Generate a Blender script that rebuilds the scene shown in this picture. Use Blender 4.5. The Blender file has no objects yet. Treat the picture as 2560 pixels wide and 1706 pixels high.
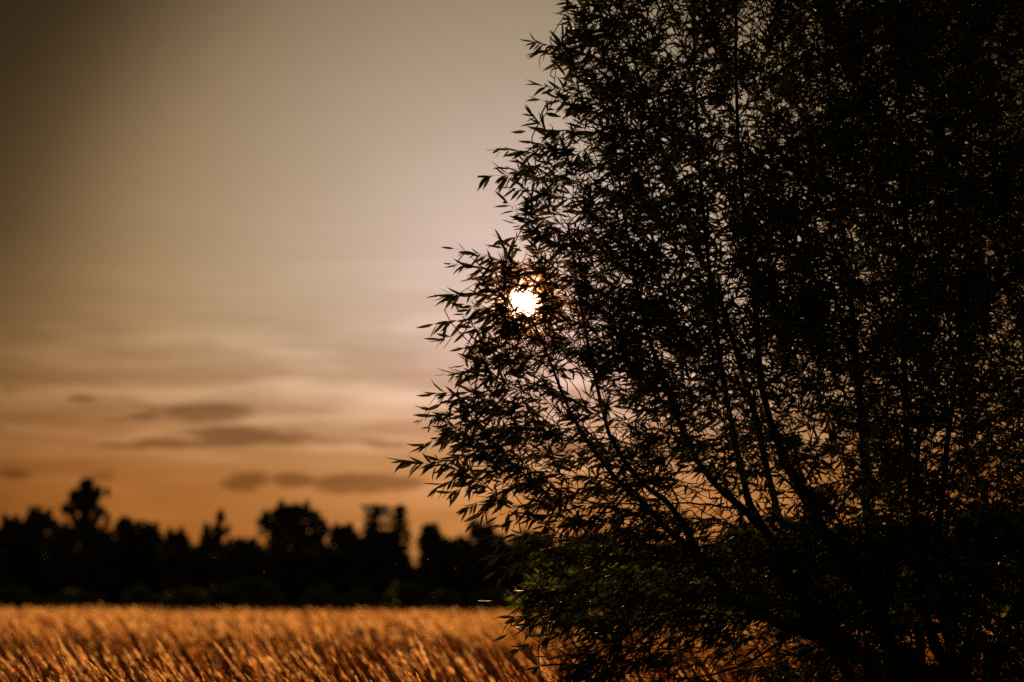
import bpy, math, random
import numpy as np
from mathutils import Vector, Matrix, noise
from mathutils.kdtree import KDTree

random.seed(7)
rng = np.random.default_rng(11)
S = bpy.context.scene
COL = S.collection

# ------------------------------------------------------------------ camera
FPX = 85.0 / 36.0 * 2560.0          # focal length in photograph pixels
HORIZON = 1515.0
CAM_Z = 1.35
PITCH = math.atan((HORIZON - 853.0) / FPX)
FOCUS = 11.0
cam_d = bpy.data.cameras.new("camera")
cam_d.lens = 85.0
cam_d.sensor_width = 36.0
cam_d.clip_start = 0.05
cam_d.clip_end = 4000.0
cam_d.dof.use_dof = True
cam_d.dof.focus_distance = FOCUS
cam_d.dof.aperture_fstop = 1.9
cam_d.dof.aperture_blades = 9
cam = bpy.data.objects.new("camera", cam_d)
cam.location = (0, 0, CAM_Z)
cam.rotation_euler = (math.pi / 2 + PITCH, 0, 0)
COL.objects.link(cam)
S.camera = cam

def ray(px, py):
    x = (px - 1280.0) / FPX
    y = (853.0 - py) / FPX
    c, s = math.cos(PITCH), math.sin(PITCH)
    return Vector((x, c - y * s, s + y * c))

def at(px, py, dist):
    """point `dist` metres ahead of the camera (along +Y) in the direction of a photograph pixel"""
    r = ray(px, py)
    return Vector((0, 0, CAM_Z)) + r * (dist / r.y)

SUN = ray(1316, 757).normalized()
SUN_EL = math.asin(SUN.z)
SUN_AZ = math.atan2(SUN.x, SUN.y)

# ------------------------------------------------------------------ colour management
S.view_settings.view_transform = 'Standard'
S.view_settings.look = 'None'
S.view_settings.exposure = 0.0
S.view_settings.gamma = 1.0
S.view_settings.use_curve_mapping = False
S.render.engine = 'CYCLES'
S.cycles.max_bounces = 8
S.cycles.transparent_max_bounces = 12
S.cycles.use_denoising = False
S.cycles.sample_clamp_indirect = 1.5

# ------------------------------------------------------------------ world: evening sky
W = bpy.data.worlds.new("World")
S.world = W
W.use_nodes = True
W.cycles.sampling_method = 'MANUAL'
W.cycles.sample_map_resolution = 4096
nt = W.node_tree
nt.nodes.clear()
N, Lk = nt.nodes.new, nt.links.new

def sock(node_input, v):
    if isinstance(v, (int, float)):
        node_input.default_value = v
    elif isinstance(v, (tuple, list, Vector)):
        node_input.default_value = tuple(v)
    else:
        Lk(v, node_input)

def M(op, a, b=0.0, c=0.0, clamp=False):
    n = N('ShaderNodeMath'); n.operation = op; n.use_clamp = clamp
    sock(n.inputs[0], a); sock(n.inputs[1], b); sock(n.inputs[2], c)
    return n.outputs[0]

def VM(op, a, b=(0, 0, 0)):
    n = N('ShaderNodeVectorMath'); n.operation = op
    sock(n.inputs[0], a)
    if op == 'SCALE':
        sock(n.inputs['Scale'], b)
    else:
        sock(n.inputs[1], b)
    return n.outputs['Value'] if op in ('LENGTH', 'DOT_PRODUCT', 'DISTANCE') else n.outputs[0]

def ramp(fac, stops, interp='B_SPLINE'):
    n = N('ShaderNodeValToRGB'); cr = n.color_ramp; cr.interpolation = interp
    while len(cr.elements) < len(stops):
        cr.elements.new(0.5)
    for e, (p, c) in zip(cr.elements, stops):
        e.position = p
        e.color = (c, c, c, 1) if isinstance(c, (int, float)) else (*c, 1)
    sock(n.inputs[0], fac)
    return n.outputs[0]

def mixc(f, a, b, mode='MIX'):
    n = N('ShaderNodeMix'); n.data_type = 'RGBA'; n.blend_type = mode
    sock(n.inputs[0], f)
    for i, v in ((6, a), (7, b)):
        sock(n.inputs[i], (*v, 1) if isinstance(v, tuple) and len(v) == 3 else v)
    return n.outputs[2]

tc = N('ShaderNodeTexCoord')
D = tc.outputs['Generated']
sep = N('ShaderNodeSeparateXYZ'); Lk(D, sep.inputs[0])
chord = VM('LENGTH', VM('SUBTRACT', D, tuple(SUN)))
ang = M('MULTIPLY', chord, 57.2958)                    # degrees from the sun
elev = M('MULTIPLY', M('ARCSINE', sep.outputs[2]), 57.2958)
azim = M('MULTIPLY', M('ARCTAN2', sep.outputs[0], sep.outputs[1]), 57.2958)

# thin cloud streaks wobble the elevation the colours are read at
stretch = VM('MULTIPLY', D, (13.0, 13.0, 120.0))
nz = N('ShaderNodeTexNoise'); nz.inputs['Scale'].default_value = 1.0
nz.inputs['Detail'].default_value = 5.0; nz.inputs['Roughness'].default_value = 0.55
Lk(stretch, nz.inputs['Vector'])
nz2 = N('ShaderNodeTexNoise'); nz2.inputs['Scale'].default_value = 1.0
nz2.inputs['Detail'].default_value = 6.0; nz2.inputs['Roughness'].default_value = 0.6
Lk(VM('MULTIPLY', D, (62.0, 62.0, 210.0)), nz2.inputs['Vector'])

rad = ramp(M('DIVIDE', ang, 40.0, clamp=True), [
    (0.0, 0.74), (0.065, 0.635), (0.105, 0.53), (0.135, 0.48), (0.178, 0.405), (0.22, 0.335), (0.245, 0.265),
    (0.275, 0.155), (0.30, 0.085), (0.325, 0.05), (0.36, 0.030), (0.42, 0.030), (0.6, 0.055), (1.0, 0.10)])
tint_a = VM('SCALE', ramp(M('DIVIDE', ang, 40.0, clamp=True), [
    (0.0, (.5, 0.56, 0.96)), (0.065, (.5, 0.55, 0.87)), (0.105, (.5, 0.565, 0.79)), (0.175, (.5, 0.525, 0.60)),
    (0.22, (.5, 0.50, 0.52)), (0.31, (.5, 0.41, 0.29)), (0.36, (.5, 0.46, 0.39)), (0.5, (.5, 0.49, 0.475)), (1.0, (.5, 0.5, 0.55))]), 2.0)
low = ramp(M('DIVIDE', M('ADD', elev, 1.0), 30.0, clamp=True), [(0.0, 1.0), (0.2, 1.0), (0.27, 0.0)])
el_w = M('ADD', elev, M('MULTIPLY', M('MULTIPLY', M('SUBTRACT', nz.outputs[0], 0.5), 1.7), low))
ef = M('DIVIDE', M('ADD', el_w, 1.0), 30.0, clamp=True)
tint_e = ramp(ef, [
    (0.0, (1.0, 0.30, 0.050)), (0.06, (1.0, 0.33, 0.060)), (0.115, (1.0, 0.365, 0.080)), (0.15, (1.0, 0.43, 0.135)),
    (0.19, (1.0, 0.55, 0.25)), (0.235, (1.0, 0.61, 0.30)), (0.32, (1.0, 0.675, 0.36)),
    (0.5, (1.0, 0.70, 0.40)), (1.0, (0.96, 0.78, 0.56))])
powr = M('MULTIPLY', ramp(ef, [(0.0, 0.5), (0.25, 0.5), (0.32, 0.505), (0.42, 0.60), (0.5, 0.65), (0.6, 0.64), (1.0, 0.5)]), 2.0)
rad_low = ramp(M('DIVIDE', ang, 40.0, clamp=True), [      # the dusty band along the horizon fades more slowly away from the sun
    (0.0, 0.74), (0.065, 0.63), (0.105, 0.545), (0.148, 0.475), (0.19, 0.42), (0.222, 0.385), (0.26, 0.345), (0.30, 0.265),
    (0.335, 0.205), (0.37, 0.155), (0.5, 0.09), (1.0, 0.10)])
rad = mixc(ramp(ef, [(0.0, 1.0), (0.17, 1.0), (0.235, 0.6), (0.33, 0.0)]), M('POWER', rad, powr), rad_low)
sky = VM('MULTIPLY', VM('MULTIPLY', rad, tint_e), tint_a)

# long low cloud bars: (azimuth, elevation, half length, half height, depth of shade)
def bar(px, py, hl, hh, amt):
    d = ray(px, py).normalized()
    return (math.degrees(math.atan2(d.x, d.y)), math.degrees(math.asin(d.z)),
            math.degrees(hl / FPX), math.degrees(hh / FPX), amt)
bars = [bar(512, 1034, 120, 18, 1.0), bar(352, 1043, 55, 9, .75), bar(290, 1050, 60, 7, .5), bar(600, 1091, 138, 20, 1.0), bar(445, 1107, 120, 12, .9),
        bar(330, 1115, 90, 8, .65), bar(860, 1103, 110, 7, .6), bar(985, 1111, 70, 10, .7), bar(608, 1206, 58, 20, .95), bar(735, 1203, 56, 17, .9),
        bar(905, 1210, 135, 23, .95), bar(1010, 1206, 70, 18, .7), bar(208, 994, 42, 8, .75), bar(310, 992, 60, 7, .55), bar(350, 1012, 60, 6, .5),
        bar(30, 1185, 70, 16, .55), bar(245, 1192, 50, 14, .6), bar(60, 975, 90, 10, .45),
        bar(1500, 1120, 260, 22, .7), bar(1900, 1040, 300, 18, .6),
        bar(-420, 1070, 320, 26, .9), bar(2700, 1150, 420, 24, .8), bar(-900, 1180, 300, 22, .8)]
wob_x = M('MULTIPLY', M('SUBTRACT', nz.outputs[0], 0.5), 0.6)
wob_y = M('MULTIPLY', M('SUBTRACT', nz.outputs[0], 0.5), 0.14)
az_w = M('ADD', azim, wob_x); el_c = M('ADD', elev, wob_y)
shade = None
for (a0, e0, hl, hh, amt) in bars:
    u = M('DIVIDE', M('SUBTRACT', az_w, a0), hl * 1.12)
    v = M('DIVIDE', M('SUBTRACT', el_c, e0), hh * 1.25)
    r2 = M('ADD', M('MULTIPLY', u, u), M('MULTIPLY', v, v))
    g = M('MULTIPLY', M('POWER', 2.718, M('MULTIPLY', r2, -0.75)), amt)
    shade = g if shade is None else M('MAXIMUM', shade, g)
body = M('ADD', shade, M('MULTIPLY', M('MULTIPLY', M('SUBTRACT', nz2.outputs[0], 0.5), 1.15), M('MINIMUM', M('MULTIPLY', shade, 2.0), 1.0)))
body = ramp(body, [(0.34, 0.0), (0.52, 0.6), (0.72, 1.0)], 'EASE')
sky = mixc(M('MULTIPLY', body, 0.85), sky, VM('MULTIPLY', sky, (0.40, 0.32, 0.27)))
# pale lit streaks in the band above the bars
band = ramp(M('DIVIDE', M('ADD', elev, 1.0), 30.0, clamp=True),
            [(0.0, 0.0), (0.12, 0.45), (0.17, 0.8), (0.21, 1.0), (0.235, 0.7), (0.27, 0.15), (0.36, 0.0)])
streak = ramp(nz.outputs[0], [(0.47, 0.0), (0.56, 0.6), (0.64, 1.0)])
sky = mixc(M('MULTIPLY', M('MULTIPLY', band, streak), 0.95), sky, VM('MULTIPLY', sky, (1.55, 1.56, 1.62)))
dark = ramp(nz.outputs[0], [(0.36, 1.0), (0.50, 0.0)])
sky = mixc(M('MULTIPLY', M('MULTIPLY', band, dark), 0.8), sky, VM('MULTIPLY', sky, (0.76, 0.68, 0.62)))

# the sun itself, burnt out, with a narrow aureole
q = M('DIVIDE', ang, 0.222)
core = M('MULTIPLY', M('POWER', 2.718, M('MULTIPLY', M('MULTIPLY', q, q), -1.0)), 40.0)
q2 = M('DIVIDE', ang, 0.62)
q3 = M('DIVIDE', ang, 0.60)
glow = M('MULTIPLY', M('POWER', 2.718, M('MULTIPLY', M('MULTIPLY', q3, q3), -1.0)), 2.2)
halo = M('MULTIPLY', M('POWER', 2.718, M('MULTIPLY', M('MULTIPLY', q2, q2), -1.0)), 0.35)
sunc = VM('ADD', VM('SCALE', (1.0, 0.86, 0.62), core), VM('ADD', VM('SCALE', (1.0, 0.62, 0.30), halo), VM('SCALE', (1.0, 0.46, 0.12), glow)))
sky = VM('ADD', sky, sunc)

# clear physical sky adds the weak dusk light of the rest of the dome
nish = N('ShaderNodeTexSky'); nish.sky_type = 'NISHITA'; nish.sun_disc = False
nish.sun_elevation = SUN_EL; nish.sun_rotation = SUN_AZ
nish.air_density = 1.6; nish.dust_density = 3.0
bg = N('ShaderNodeBackground'); Lk(sky, bg.inputs[0]); bg.inputs[1].default_value = 1.0
bg2 = N('ShaderNodeBackground'); Lk(nish.outputs[0], bg2.inputs[0]); bg2.inputs[1].default_value = 0.0006
add = N('ShaderNodeAddShader'); Lk(bg.outputs[0], add.inputs[0]); Lk(bg2.outputs[0], add.inputs[1])
wo = N('ShaderNodeOutputWorld'); Lk(add.outputs[0], wo.inputs[0])

# ------------------------------------------------------------------ sun lamp
sl = bpy.data.lights.new("sun", 'SUN')
sl.energy = 4.6
sl.angle = math.radians(0.53)
sl.color = (1.0, 0.60, 0.30)
so = bpy.data.objects.new("sun", sl)
so.rotation_euler = SUN.to_track_quat('Z', 'Y').to_euler()
so.location = SUN * 60
COL.objects.link(so)

# ------------------------------------------------------------------ helpers
def gz(x, y):
    """height of the ground"""
    t = np.clip(np.asarray(y) / 190.0, 0, 1.3)
    return -0.010 * np.asarray(x) * t + 0.05 * np.sin(np.asarray(x) * 0.21 + np.asarray(y) * 0.13) * t

def npmesh(name, verts, tris, mats, val=None, smooth=False, mat_idx=None):
    verts = np.ascontiguousarray(verts, dtype=np.float32).reshape(-1, 3)
    tris = np.ascontiguousarray(tris, dtype=np.int32).reshape(-1, 3)
    me = bpy.data.meshes.new(name)
    me.vertices.add(len(verts)); me.vertices.foreach_set('co', verts.ravel())
    me.loops.add(tris.size); me.loops.foreach_set('vertex_index', tris.ravel())
    me.polygons.add(len(tris)); me.polygons.foreach_set('loop_start', np.arange(0, tris.size, 3, dtype=np.int32))
    if smooth:
        me.polygons.foreach_set('use_smooth', np.ones(len(tris), dtype=bool))
    for m in (mats if isinstance(mats, (list, tuple)) else [mats]):
        me.materials.append(m)
    if mat_idx is not None:
        me.polygons.foreach_set('material_index', np.asarray(mat_idx, dtype=np.int32))
    if val is not None:
        a = me.attributes.new('tone', 'FLOAT', 'POINT')
        a.data.foreach_set('value', np.ascontiguousarray(val, dtype=np.float32))
    me.update(calc_edges=True)
    return me

def link(name, me, parent=None, **props):
    o = bpy.data.objects.new(name, me)
    COL.objects.link(o)
    if parent is not None:
        o.parent = parent
    for k, v in props.items():
        o[k] = v
    return o

def thing(name, loc, label, category, group=None):
    o = bpy.data.objects.new(name, None)
    o.empty_display_size = 0.3
    o.location = loc
    COL.objects.link(o)
    o['label'] = label
    o['category'] = category
    if group:
        o['group'] = group
    return o

def unit(v):
    return v / (np.linalg.norm(v, axis=-1, keepdims=True) + 1e-9)

def tube(pts, radii, sides=6):
    """tapered tube along a polyline -> verts, tris"""
    pts = np.asarray(pts, dtype=float); n = len(pts)
    tan = unit(np.gradient(pts, axis=0))
    ref = np.array([0.31, 0.83, 0.21])
    u = unit(np.cross(tan, ref)); w = np.cross(tan, u)
    a = np.linspace(0, 2 * np.pi, sides, endpoint=False)
    ring = np.cos(a)[None, :, None] * u[:, None, :] + np.sin(a)[None, :, None] * w[:, None, :]
    v = pts[:, None, :] + ring * np.asarray(radii)[:, None, None]
    v = v.reshape(-1, 3)
    i = np.arange(n - 1)[:, None] * sides; j = np.arange(sides)[None, :]; k = (j + 1) % sides
    A, B, C, E = i + j, i + k, i + sides + k, i + sides + j
    t = np.concatenate([np.stack([A, B, C], -1).reshape(-1, 3), np.stack([A, C, E], -1).reshape(-1, 3)])
    v = np.vstack([v, pts[-1:], pts[:1]])
    m = (n - 1) * sides
    capt = np.stack([m + np.arange(sides), m + (np.arange(sides) + 1) % sides, np.full(sides, n * sides)], -1)
    capb = np.stack([(np.arange(sides) + 1) % sides, np.arange(sides), np.full(sides, n * sides + 1)], -1)
    return v, np.vstack([t, capt, capb])

class Acc:
    def __init__(self):
        self.v, self.t, self.n = [], [], 0
    def add(self, v, t):
        self.v.append(v); self.t.append(np.asarray(t) + self.n); self.n += len(v)
    def get(self):
        return np.vstack(self.v), np.vstack(self.t)

def smooth_line(pts, n):
    """Catmull-Rom through points, n samples"""
    p = [Vector(q) for q in pts]
    p = [p[0] * 2 - p[1]] + p + [p[-1] * 2 - p[-2]]
    segs = len(p) - 3
    out = []
    for k in range(n):
        u = k / (n - 1) * segs
        i = min(int(u), segs - 1); f = u - i
        a, b, c, d = p[i:i + 4]
        out.append(0.5 * ((2 * b) + (c - a) * f + (2 * a - 5 * b + 4 * c - d) * f * f + (3 * b - a - 3 * c + d) * f ** 3))
    return np.array([tuple(q) for q in out])

# ------------------------------------------------------------------ materials
def new_mat(name):
    m = bpy.data.materials.new(name); m.use_nodes = True
    t = m.node_tree; t.nodes.clear()
    return m, t

def leaf_mat(name, tones, trans_tones, trans, clear=0.0, clear_col=(1, .5, .12), rough=0.45, spec=0.35, forward=0.0):
    m, t = new_mat(name)
    n, l = t.nodes.new, t.links.new
    at_ = n('ShaderNodeAttribute'); at_.attribute_name = 'tone'
    def cr(stops):
        r = n('ShaderNodeValToRGB')
        while len(r.color_ramp.elements) < len(stops):
            r.color_ramp.elements.new(.5)
        for e, (p, c) in zip(r.color_ramp.elements, stops):
            e.position = p; e.color = (*c, 1)
        l(at_.outputs['Fac'], r.inputs[0])
        return r.outputs[0]
    c1, c2 = cr(tones), cr(trans_tones)
    p = n('ShaderNodeBsdfPrincipled')
    l(c1, p.inputs['Base Color'])
    p.inputs['Roughness'].default_value = rough
    p.inputs['Specular IOR Level'].default_value = spec
    tr = n('ShaderNodeBsdfTranslucent'); l(c2, tr.inputs[0])
    mx = n('ShaderNodeMixShader'); mx.inputs[0].default_value = trans
    l(p.outputs[0], mx.inputs[1]); l(tr.outputs[0], mx.inputs[2])
    out = n('ShaderNodeOutputMaterial')
    last = mx.outputs[0]
    if clear > 0:
        tp = n('ShaderNodeBsdfTransparent'); tp.inputs[0].default_value = (*clear_col, 1)
        m2 = n('ShaderNodeMixShader'); m2.inputs[0].default_value = clear
        l(last, m2.inputs[1]); l(tp.outputs[0], m2.inputs[2]); last = m2.outputs[0]
    if forward > 0:                                # thin leaves scatter a little sunlight straight on, so they glow close to the sun
        rf = n('ShaderNodeBsdfRefraction'); rf.inputs['Color'].default_value = (1.0, .44, .09, 1)
        rf.inputs['Roughness'].default_value = 1.0; rf.inputs['IOR'].default_value = 1.012
        m3 = n('ShaderNodeMixShader'); m3.inputs[0].default_value = forward
        l(last, m3.inputs[1]); l(rf.outputs[0], m3.inputs[2]); last = m3.outputs[0]
    l(last, out.inputs[0])
    return m

def bark_mat(name, c0, c1, scale=30.0):
    m, t = new_mat(name)
    n, l = t.nodes.new, t.links.new
    tcn = n('ShaderNodeTexCoord')
    mp = n('ShaderNodeMapping'); mp.inputs['Scale'].default_value = (1, 1, 0.25)
    l(tcn.outputs['Object'], mp.inputs[0])
    nz = n('ShaderNodeTexNoise'); nz.inputs['Scale'].default_value = scale; nz.inputs['Detail'].default_value = 6
    l(mp.outputs[0], nz.inputs['Vector'])
    r = n('ShaderNodeValToRGB')
    r.color_ramp.elements[0].position = .35; r.color_ramp.elements[0].color = (*c0, 1)
    r.color_ramp.elements[1].position = .7; r.color_ramp.elements[1].color = (*c1, 1)
    l(nz.outputs[0], r.inputs[0])
    p = n('ShaderNodeBsdfPrincipled'); p.inputs['Roughness'].default_value = .85
    p.inputs['Specular IOR Level'].default_value = .2
    l(r.outputs[0], p.inputs['Base Color'])
    b = n('ShaderNodeBump'); b.inputs['Strength'].default_value = .6; b.inputs['Distance'].default_value = .01
    l(nz.outputs[0], b.inputs['Height']); l(b.outputs[0], p.inputs['Normal'])
    o = n('ShaderNodeOutputMaterial'); l(p.outputs[0], o.inputs[0])
    return m

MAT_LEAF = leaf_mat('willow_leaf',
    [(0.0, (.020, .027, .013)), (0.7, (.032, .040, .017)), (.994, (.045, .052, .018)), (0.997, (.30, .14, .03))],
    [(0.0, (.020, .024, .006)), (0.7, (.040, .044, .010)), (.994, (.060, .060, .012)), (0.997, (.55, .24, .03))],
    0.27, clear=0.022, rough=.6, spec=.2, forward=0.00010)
MAT_LEAF_BACK = leaf_mat('shrub_leaf',
    [(0.0, (.030, .042, .014)), (0.7, (.055, .070, .022)), (1.0, (.08, .09, .025))],
    [(0.0, (.07, .09, .014)), (0.7, (.15, .17, .028)), (1.0, (.26, .25, .036))],
    0.55, clear=0.02, rough=.6, spec=.2)  # brighter than the big willow's leaves: the backlit look is put into the colour
MAT_FAR = leaf_mat('far_foliage',
    [(0.0, (.070, .072, .034)), (1.0, (.115, .110, .052))],
    [(0.0, (.04, .040, .010)), (1.0, (.08, .074, .018))], 0.35, rough=.6, spec=.15)
MAT_HEDGE = leaf_mat('bush_foliage',
    [(0.0, (.09, .10, .036)), (1.0, (.13, .14, .05))],
    [(0.0, (.09, .10, .02)), (1.0, (.20, .20, .04))], 0.45, rough=.6, spec=.15)
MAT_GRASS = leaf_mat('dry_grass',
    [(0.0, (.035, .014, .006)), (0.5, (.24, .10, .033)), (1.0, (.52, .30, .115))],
    [(0.0, (.030, .008, .002)), (0.25, (.11, .032, .007)), (0.5, (.36, .115, .022)), (0.78, (.68, .29, .066)), (1.0, (.95, .56, .19))], 0.72, rough=.85, spec=.02)  # lowest stops hold the painted shade of the undergrowth
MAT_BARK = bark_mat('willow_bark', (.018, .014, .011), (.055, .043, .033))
MAT_TWIG = bark_mat('twig_bark', (.03, .02, .012), (.07, .045, .025), 60)
MAT_TRUNK = bark_mat('far_bark', (.02, .016, .012), (.05, .04, .03), 4)

def ground_mat():
    m, t = new_mat('field_soil')
    n, l = t.nodes.new, t.links.new
    tcn = n('ShaderNodeTexCoord')
    nz = n('ShaderNodeTexNoise'); nz.inputs['Scale'].default_value = .8; nz.inputs['Detail'].default_value = 8
    l(tcn.outputs['Object'], nz.inputs['Vector'])
    r = n('ShaderNodeValToRGB')
    r.color_ramp.elements[0].position = .3; r.color_ramp.elements[0].color = (.06, .035, .016, 1)
    r.color_ramp.elements[1].position = .75; r.color_ramp.elements[1].color = (.17, .095, .04, 1)
    l(nz.outputs[0], r.inputs[0])
    p = n('ShaderNodeBsdfPrincipled'); p.inputs['Roughness'].default_value = .95
    l(r.outputs[0], p.inputs['Base Color'])
    b = n('ShaderNodeBump'); b.inputs['Strength'].default_value = .7; b.inputs['Distance'].default_value = .05
    l(nz.outputs[0], b.inputs['Height']); l(b.outputs[0], p.inputs['Normal'])
    o = n('ShaderNodeOutputMaterial'); l(p.outputs[0], o.inputs[0])
    return m

# ------------------------------------------------------------------ ground
gx = np.concatenate([np.linspace(-1500, -90, 8), np.linspace(-80, 80, 41), np.linspace(90, 1500, 8)])
gy = np.concatenate([np.linspace(-300, -10, 6), np.linspace(0, 260, 66), np.linspace(300, 2500, 10)])
GX, GY = np.meshgrid(gx, gy)
GZ = gz(np.clip(GX, -90, 90), np.clip(GY, 0, 250))
gv = np.stack([GX, GY, GZ], -1).reshape(-1, 3)
nx = len(gx); ii, jj = np.meshgrid(np.arange(len(gy) - 1), np.arange(nx - 1), indexing='ij')
a = (ii * nx + jj).ravel()
gt = np.concatenate([np.stack([a, a + 1, a + nx + 1], -1), np.stack([a, a + nx + 1, a + nx], -1)])
link('ground', npmesh('ground', gv, gt, ground_mat(), smooth=True), kind='structure')

# ------------------------------------------------------------------ dry grass of the field
def grass(count, d0, d1, half_deg, hmin, hmax, stem_w, head_len, head_w, spikelets, power, extra_blade, tone0=.42):
    """stalks leaning left in the wind, each with a seed head; returns verts, tris, tone"""
    u = rng.random(count)
    d = (d0 ** power + u * (d1 ** power - d0 ** power)) ** (1.0 / power)
    th = np.radians((rng.random(count) * 2 - 1) * half_deg)
    x, y = d * np.tan(th), d
    # clumps: taller and shorter patches, gusts that bend the stalks more
    f = np.array([noise.noise((a * .55, b * .35, 0.0)) for a, b in zip(x[::1], y[::1])])
    f2 = np.array([noise.noise((a * .12, b * .06, 7.0)) for a, b in zip(x, y)])
    h = (hmin + (hmax - hmin) * rng.random(count)) * (1 + .12 * f + .10 * f2)
    tall = rng.random(count) < .04
    h[tall] *= 1.10
    lean = .33 + .13 * rng.random(count) + .14 * f2 + rng.normal(0, .06, count)
    az = np.pi + rng.normal(.0, .32, count)                 # towards -x
    lx, ly = np.cos(az) * lean, np.sin(az) * lean
    base = np.stack([x, y, gz(x, y)], -1)
    def line(t):
        t = np.asarray(t)
        p = base[:, None, :] + np.zeros((1, len(t), 1))
        p = p + np.stack([np.outer(lx * h, t ** 2), np.outer(ly * h, t ** 2), np.outer(h * (1 - .28 * lean ** 2), t)], -1)
        return p
    yaw = rng.random(count) * np.pi
    side = np.stack([np.cos(yaw), np.sin(yaw) * .6, np.zeros(count)], -1)
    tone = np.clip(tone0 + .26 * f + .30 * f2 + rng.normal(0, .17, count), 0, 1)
    headt = tone + .10 + rng.normal(0, .22, count) + .25 * (rng.random(count) < .25)
    V, T, C, off = [], [], [], 0
    # stem ribbon
    ts = np.array([0.0, .45, .75, 1.0])
    p = line(ts)
    w = stem_w * np.array([1.2, 1.0, .8, .5])
    A = p - side[:, None, :] * w[None, :, None] * .5
    B = p + side[:, None, :] * w[None, :, None] * .5
    v = np.stack([A, B], 2).reshape(count, -1, 3)           # 8 verts
    tri = []
    for k in range(3):
        a0 = 2 * k
        tri += [(a0, a0 + 1, a0 + 3), (a0, a0 + 3, a0 + 2)]
    tri = np.array(tri)
    V.append(v.reshape(-1, 3)); T.append((tri[None] + (np.arange(count) * 8)[:, None, None]).reshape(-1, 3))
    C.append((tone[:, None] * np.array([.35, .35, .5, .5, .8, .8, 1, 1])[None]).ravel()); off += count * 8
    # seed head: spikelets up the last stretch
    tl = head_len / h
    for s in range(spikelets):
        ft = (s + .5) / spikelets
        tt = 1 - tl * (1 - ft) * (.8 + .4 * rng.random(count)) + tl * .25
        c = base + np.stack([lx * h * tt ** 2, ly * h * tt ** 2, h * (1 - .28 * lean ** 2) * tt], -1)
        tg = unit(np.stack([2 * lx * tt, 2 * ly * tt, np.ones(count)], -1))
        r = unit(rng.normal(0, 1, (count, 3)))
        out = unit(np.cross(tg, r))
        prof = math.sin(math.pi * (.12 + .80 * ft)) ** .8
        L = head_len / spikelets * (1.9 if spikelets > 2 else 1.1) * (.8 + .5 * rng.random(count))
        Wd = head_w * prof * (.6 + .8 * rng.random(count))
        a_ = c - tg * L[:, None] * .5
        b_ = c + out * Wd[:, None] * .5 + tg * L[:, None] * .1
        c_ = c + tg * L[:, None] * .6 + out * Wd[:, None] * .25
        d_ = c - out * Wd[:, None] * .35
        V.append(np.stack([a_, b_, c_, d_], 1).reshape(-1, 3))
        T.append((np.array([(0, 1, 2), (0, 2, 3)])[None] + (off + np.arange(count) * 4)[:, None, None]).reshape(-1, 3))
        C.append(np.repeat(np.clip(headt + rng.normal(0, .04, count), 0, 1), 4)); off += count * 4
    # a long leaf blade from low on the stem
    for _ in range(extra_blade):
        t0 = .2 + .35 * rng.random(count)
        st = base + np.stack([lx * h * t0 ** 2, ly * h * t0 ** 2, h * t0], -1)
        az2 = rng.normal(np.pi, 1.0, count)
        dr = np.stack([np.cos(az2), np.sin(az2), np.zeros(count)], -1)
        ln = h * (.25 + .3 * rng.random(count))
        m1 = st + dr * ln[:, None] * .35 + np.array([0, 0, 1.0]) * ln[:, None] * .75
        e1 = st + dr * ln[:, None] * .95 + np.array([0, 0, 1.0]) * ln[:, None] * (.55 + .4 * rng.random(count))[:, None]
        sd = np.stack([-np.sin(az2), np.cos(az2), np.zeros(count)], -1) * stem_w * .9
        V.append(np.stack([st - sd * .5, st + sd * .5, m1 - sd, m1 + sd, e1], 1).reshape(-1, 3))
        T.append((np.array([(0, 1, 3), (0, 3, 2), (2, 3, 4)])[None] + (off + np.arange(count) * 5)[:, None, None]).reshape(-1, 3))
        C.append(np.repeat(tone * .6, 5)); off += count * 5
    return np.vstack(V), np.vstack(T), np.concatenate(C)

parts = [grass(800, 6.0, 17, 16, .84, 1.04, .0036, .20, .013, 12, 1.7, 1, .62),
         grass(15000, 6.0, 17, 16, .42, .97, .0044, .10, .008, 0, 1.7, 2, -.32),  # undergrowth without heads, its dark tone paints in the shade between stalks
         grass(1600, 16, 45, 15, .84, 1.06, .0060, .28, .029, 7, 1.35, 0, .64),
         grass(25000, 16, 45, 15, .45, .98, .0090, .10, .008, 0, 1.35, 1, -.30),  # undergrowth further out, toned down for shade as well
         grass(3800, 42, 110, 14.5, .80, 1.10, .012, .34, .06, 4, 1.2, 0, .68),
         grass(16000, 42, 110, 14.5, .5, .94, .02, .10, .008, 0, 1.2, 1, -.14),  # far undergrowth, shade painted less deep
         grass(20000, 105, 196, 15, .66, 1.16, .018, .34, .08, 2, 1.1, 0, .64)]
v0, t0, c0, off = [], [], [], 0
for (v, t, c) in parts:
    v0.append(v); t0.append(t + off); c0.append(c); off += len(v)
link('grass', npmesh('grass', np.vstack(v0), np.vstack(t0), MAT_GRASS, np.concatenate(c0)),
     kind='stuff', label='tall dry orange grass of the field leaning left in the low sun', category='grass')

# ------------------------------------------------------------------ leaves
LEAF_T = np.array([(0, 2, 1), (0, 3, 2), (1, 2, 5), (1, 5, 4), (2, 3, 6), (2, 6, 5), (4, 5, 7), (5, 6, 7)])
def leaf_verts(b, d, s, L, Wd, curl):
    """b,d,s (n,3) ; L,Wd,curl (n,) -> (n,8,3)"""
    n = np.cross(d, s)
    def c(t):
        return b + d * (L * t)[:, None] - n * (curl * L * t * t)[:, None]
    def row(t, w):
        m = c(t)
        e = s * (Wd * w * .5)[:, None]; up = n * (Wd * w * .16)[:, None]
        return [m - e + up, m, m + e + up]
    one = np.ones(len(L))
    vs = [c(0 * one)] + row(.32 * one, 1.0) + row(.66 * one, .82) + [c(one)]
    return np.stack(vs, 1)

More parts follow.
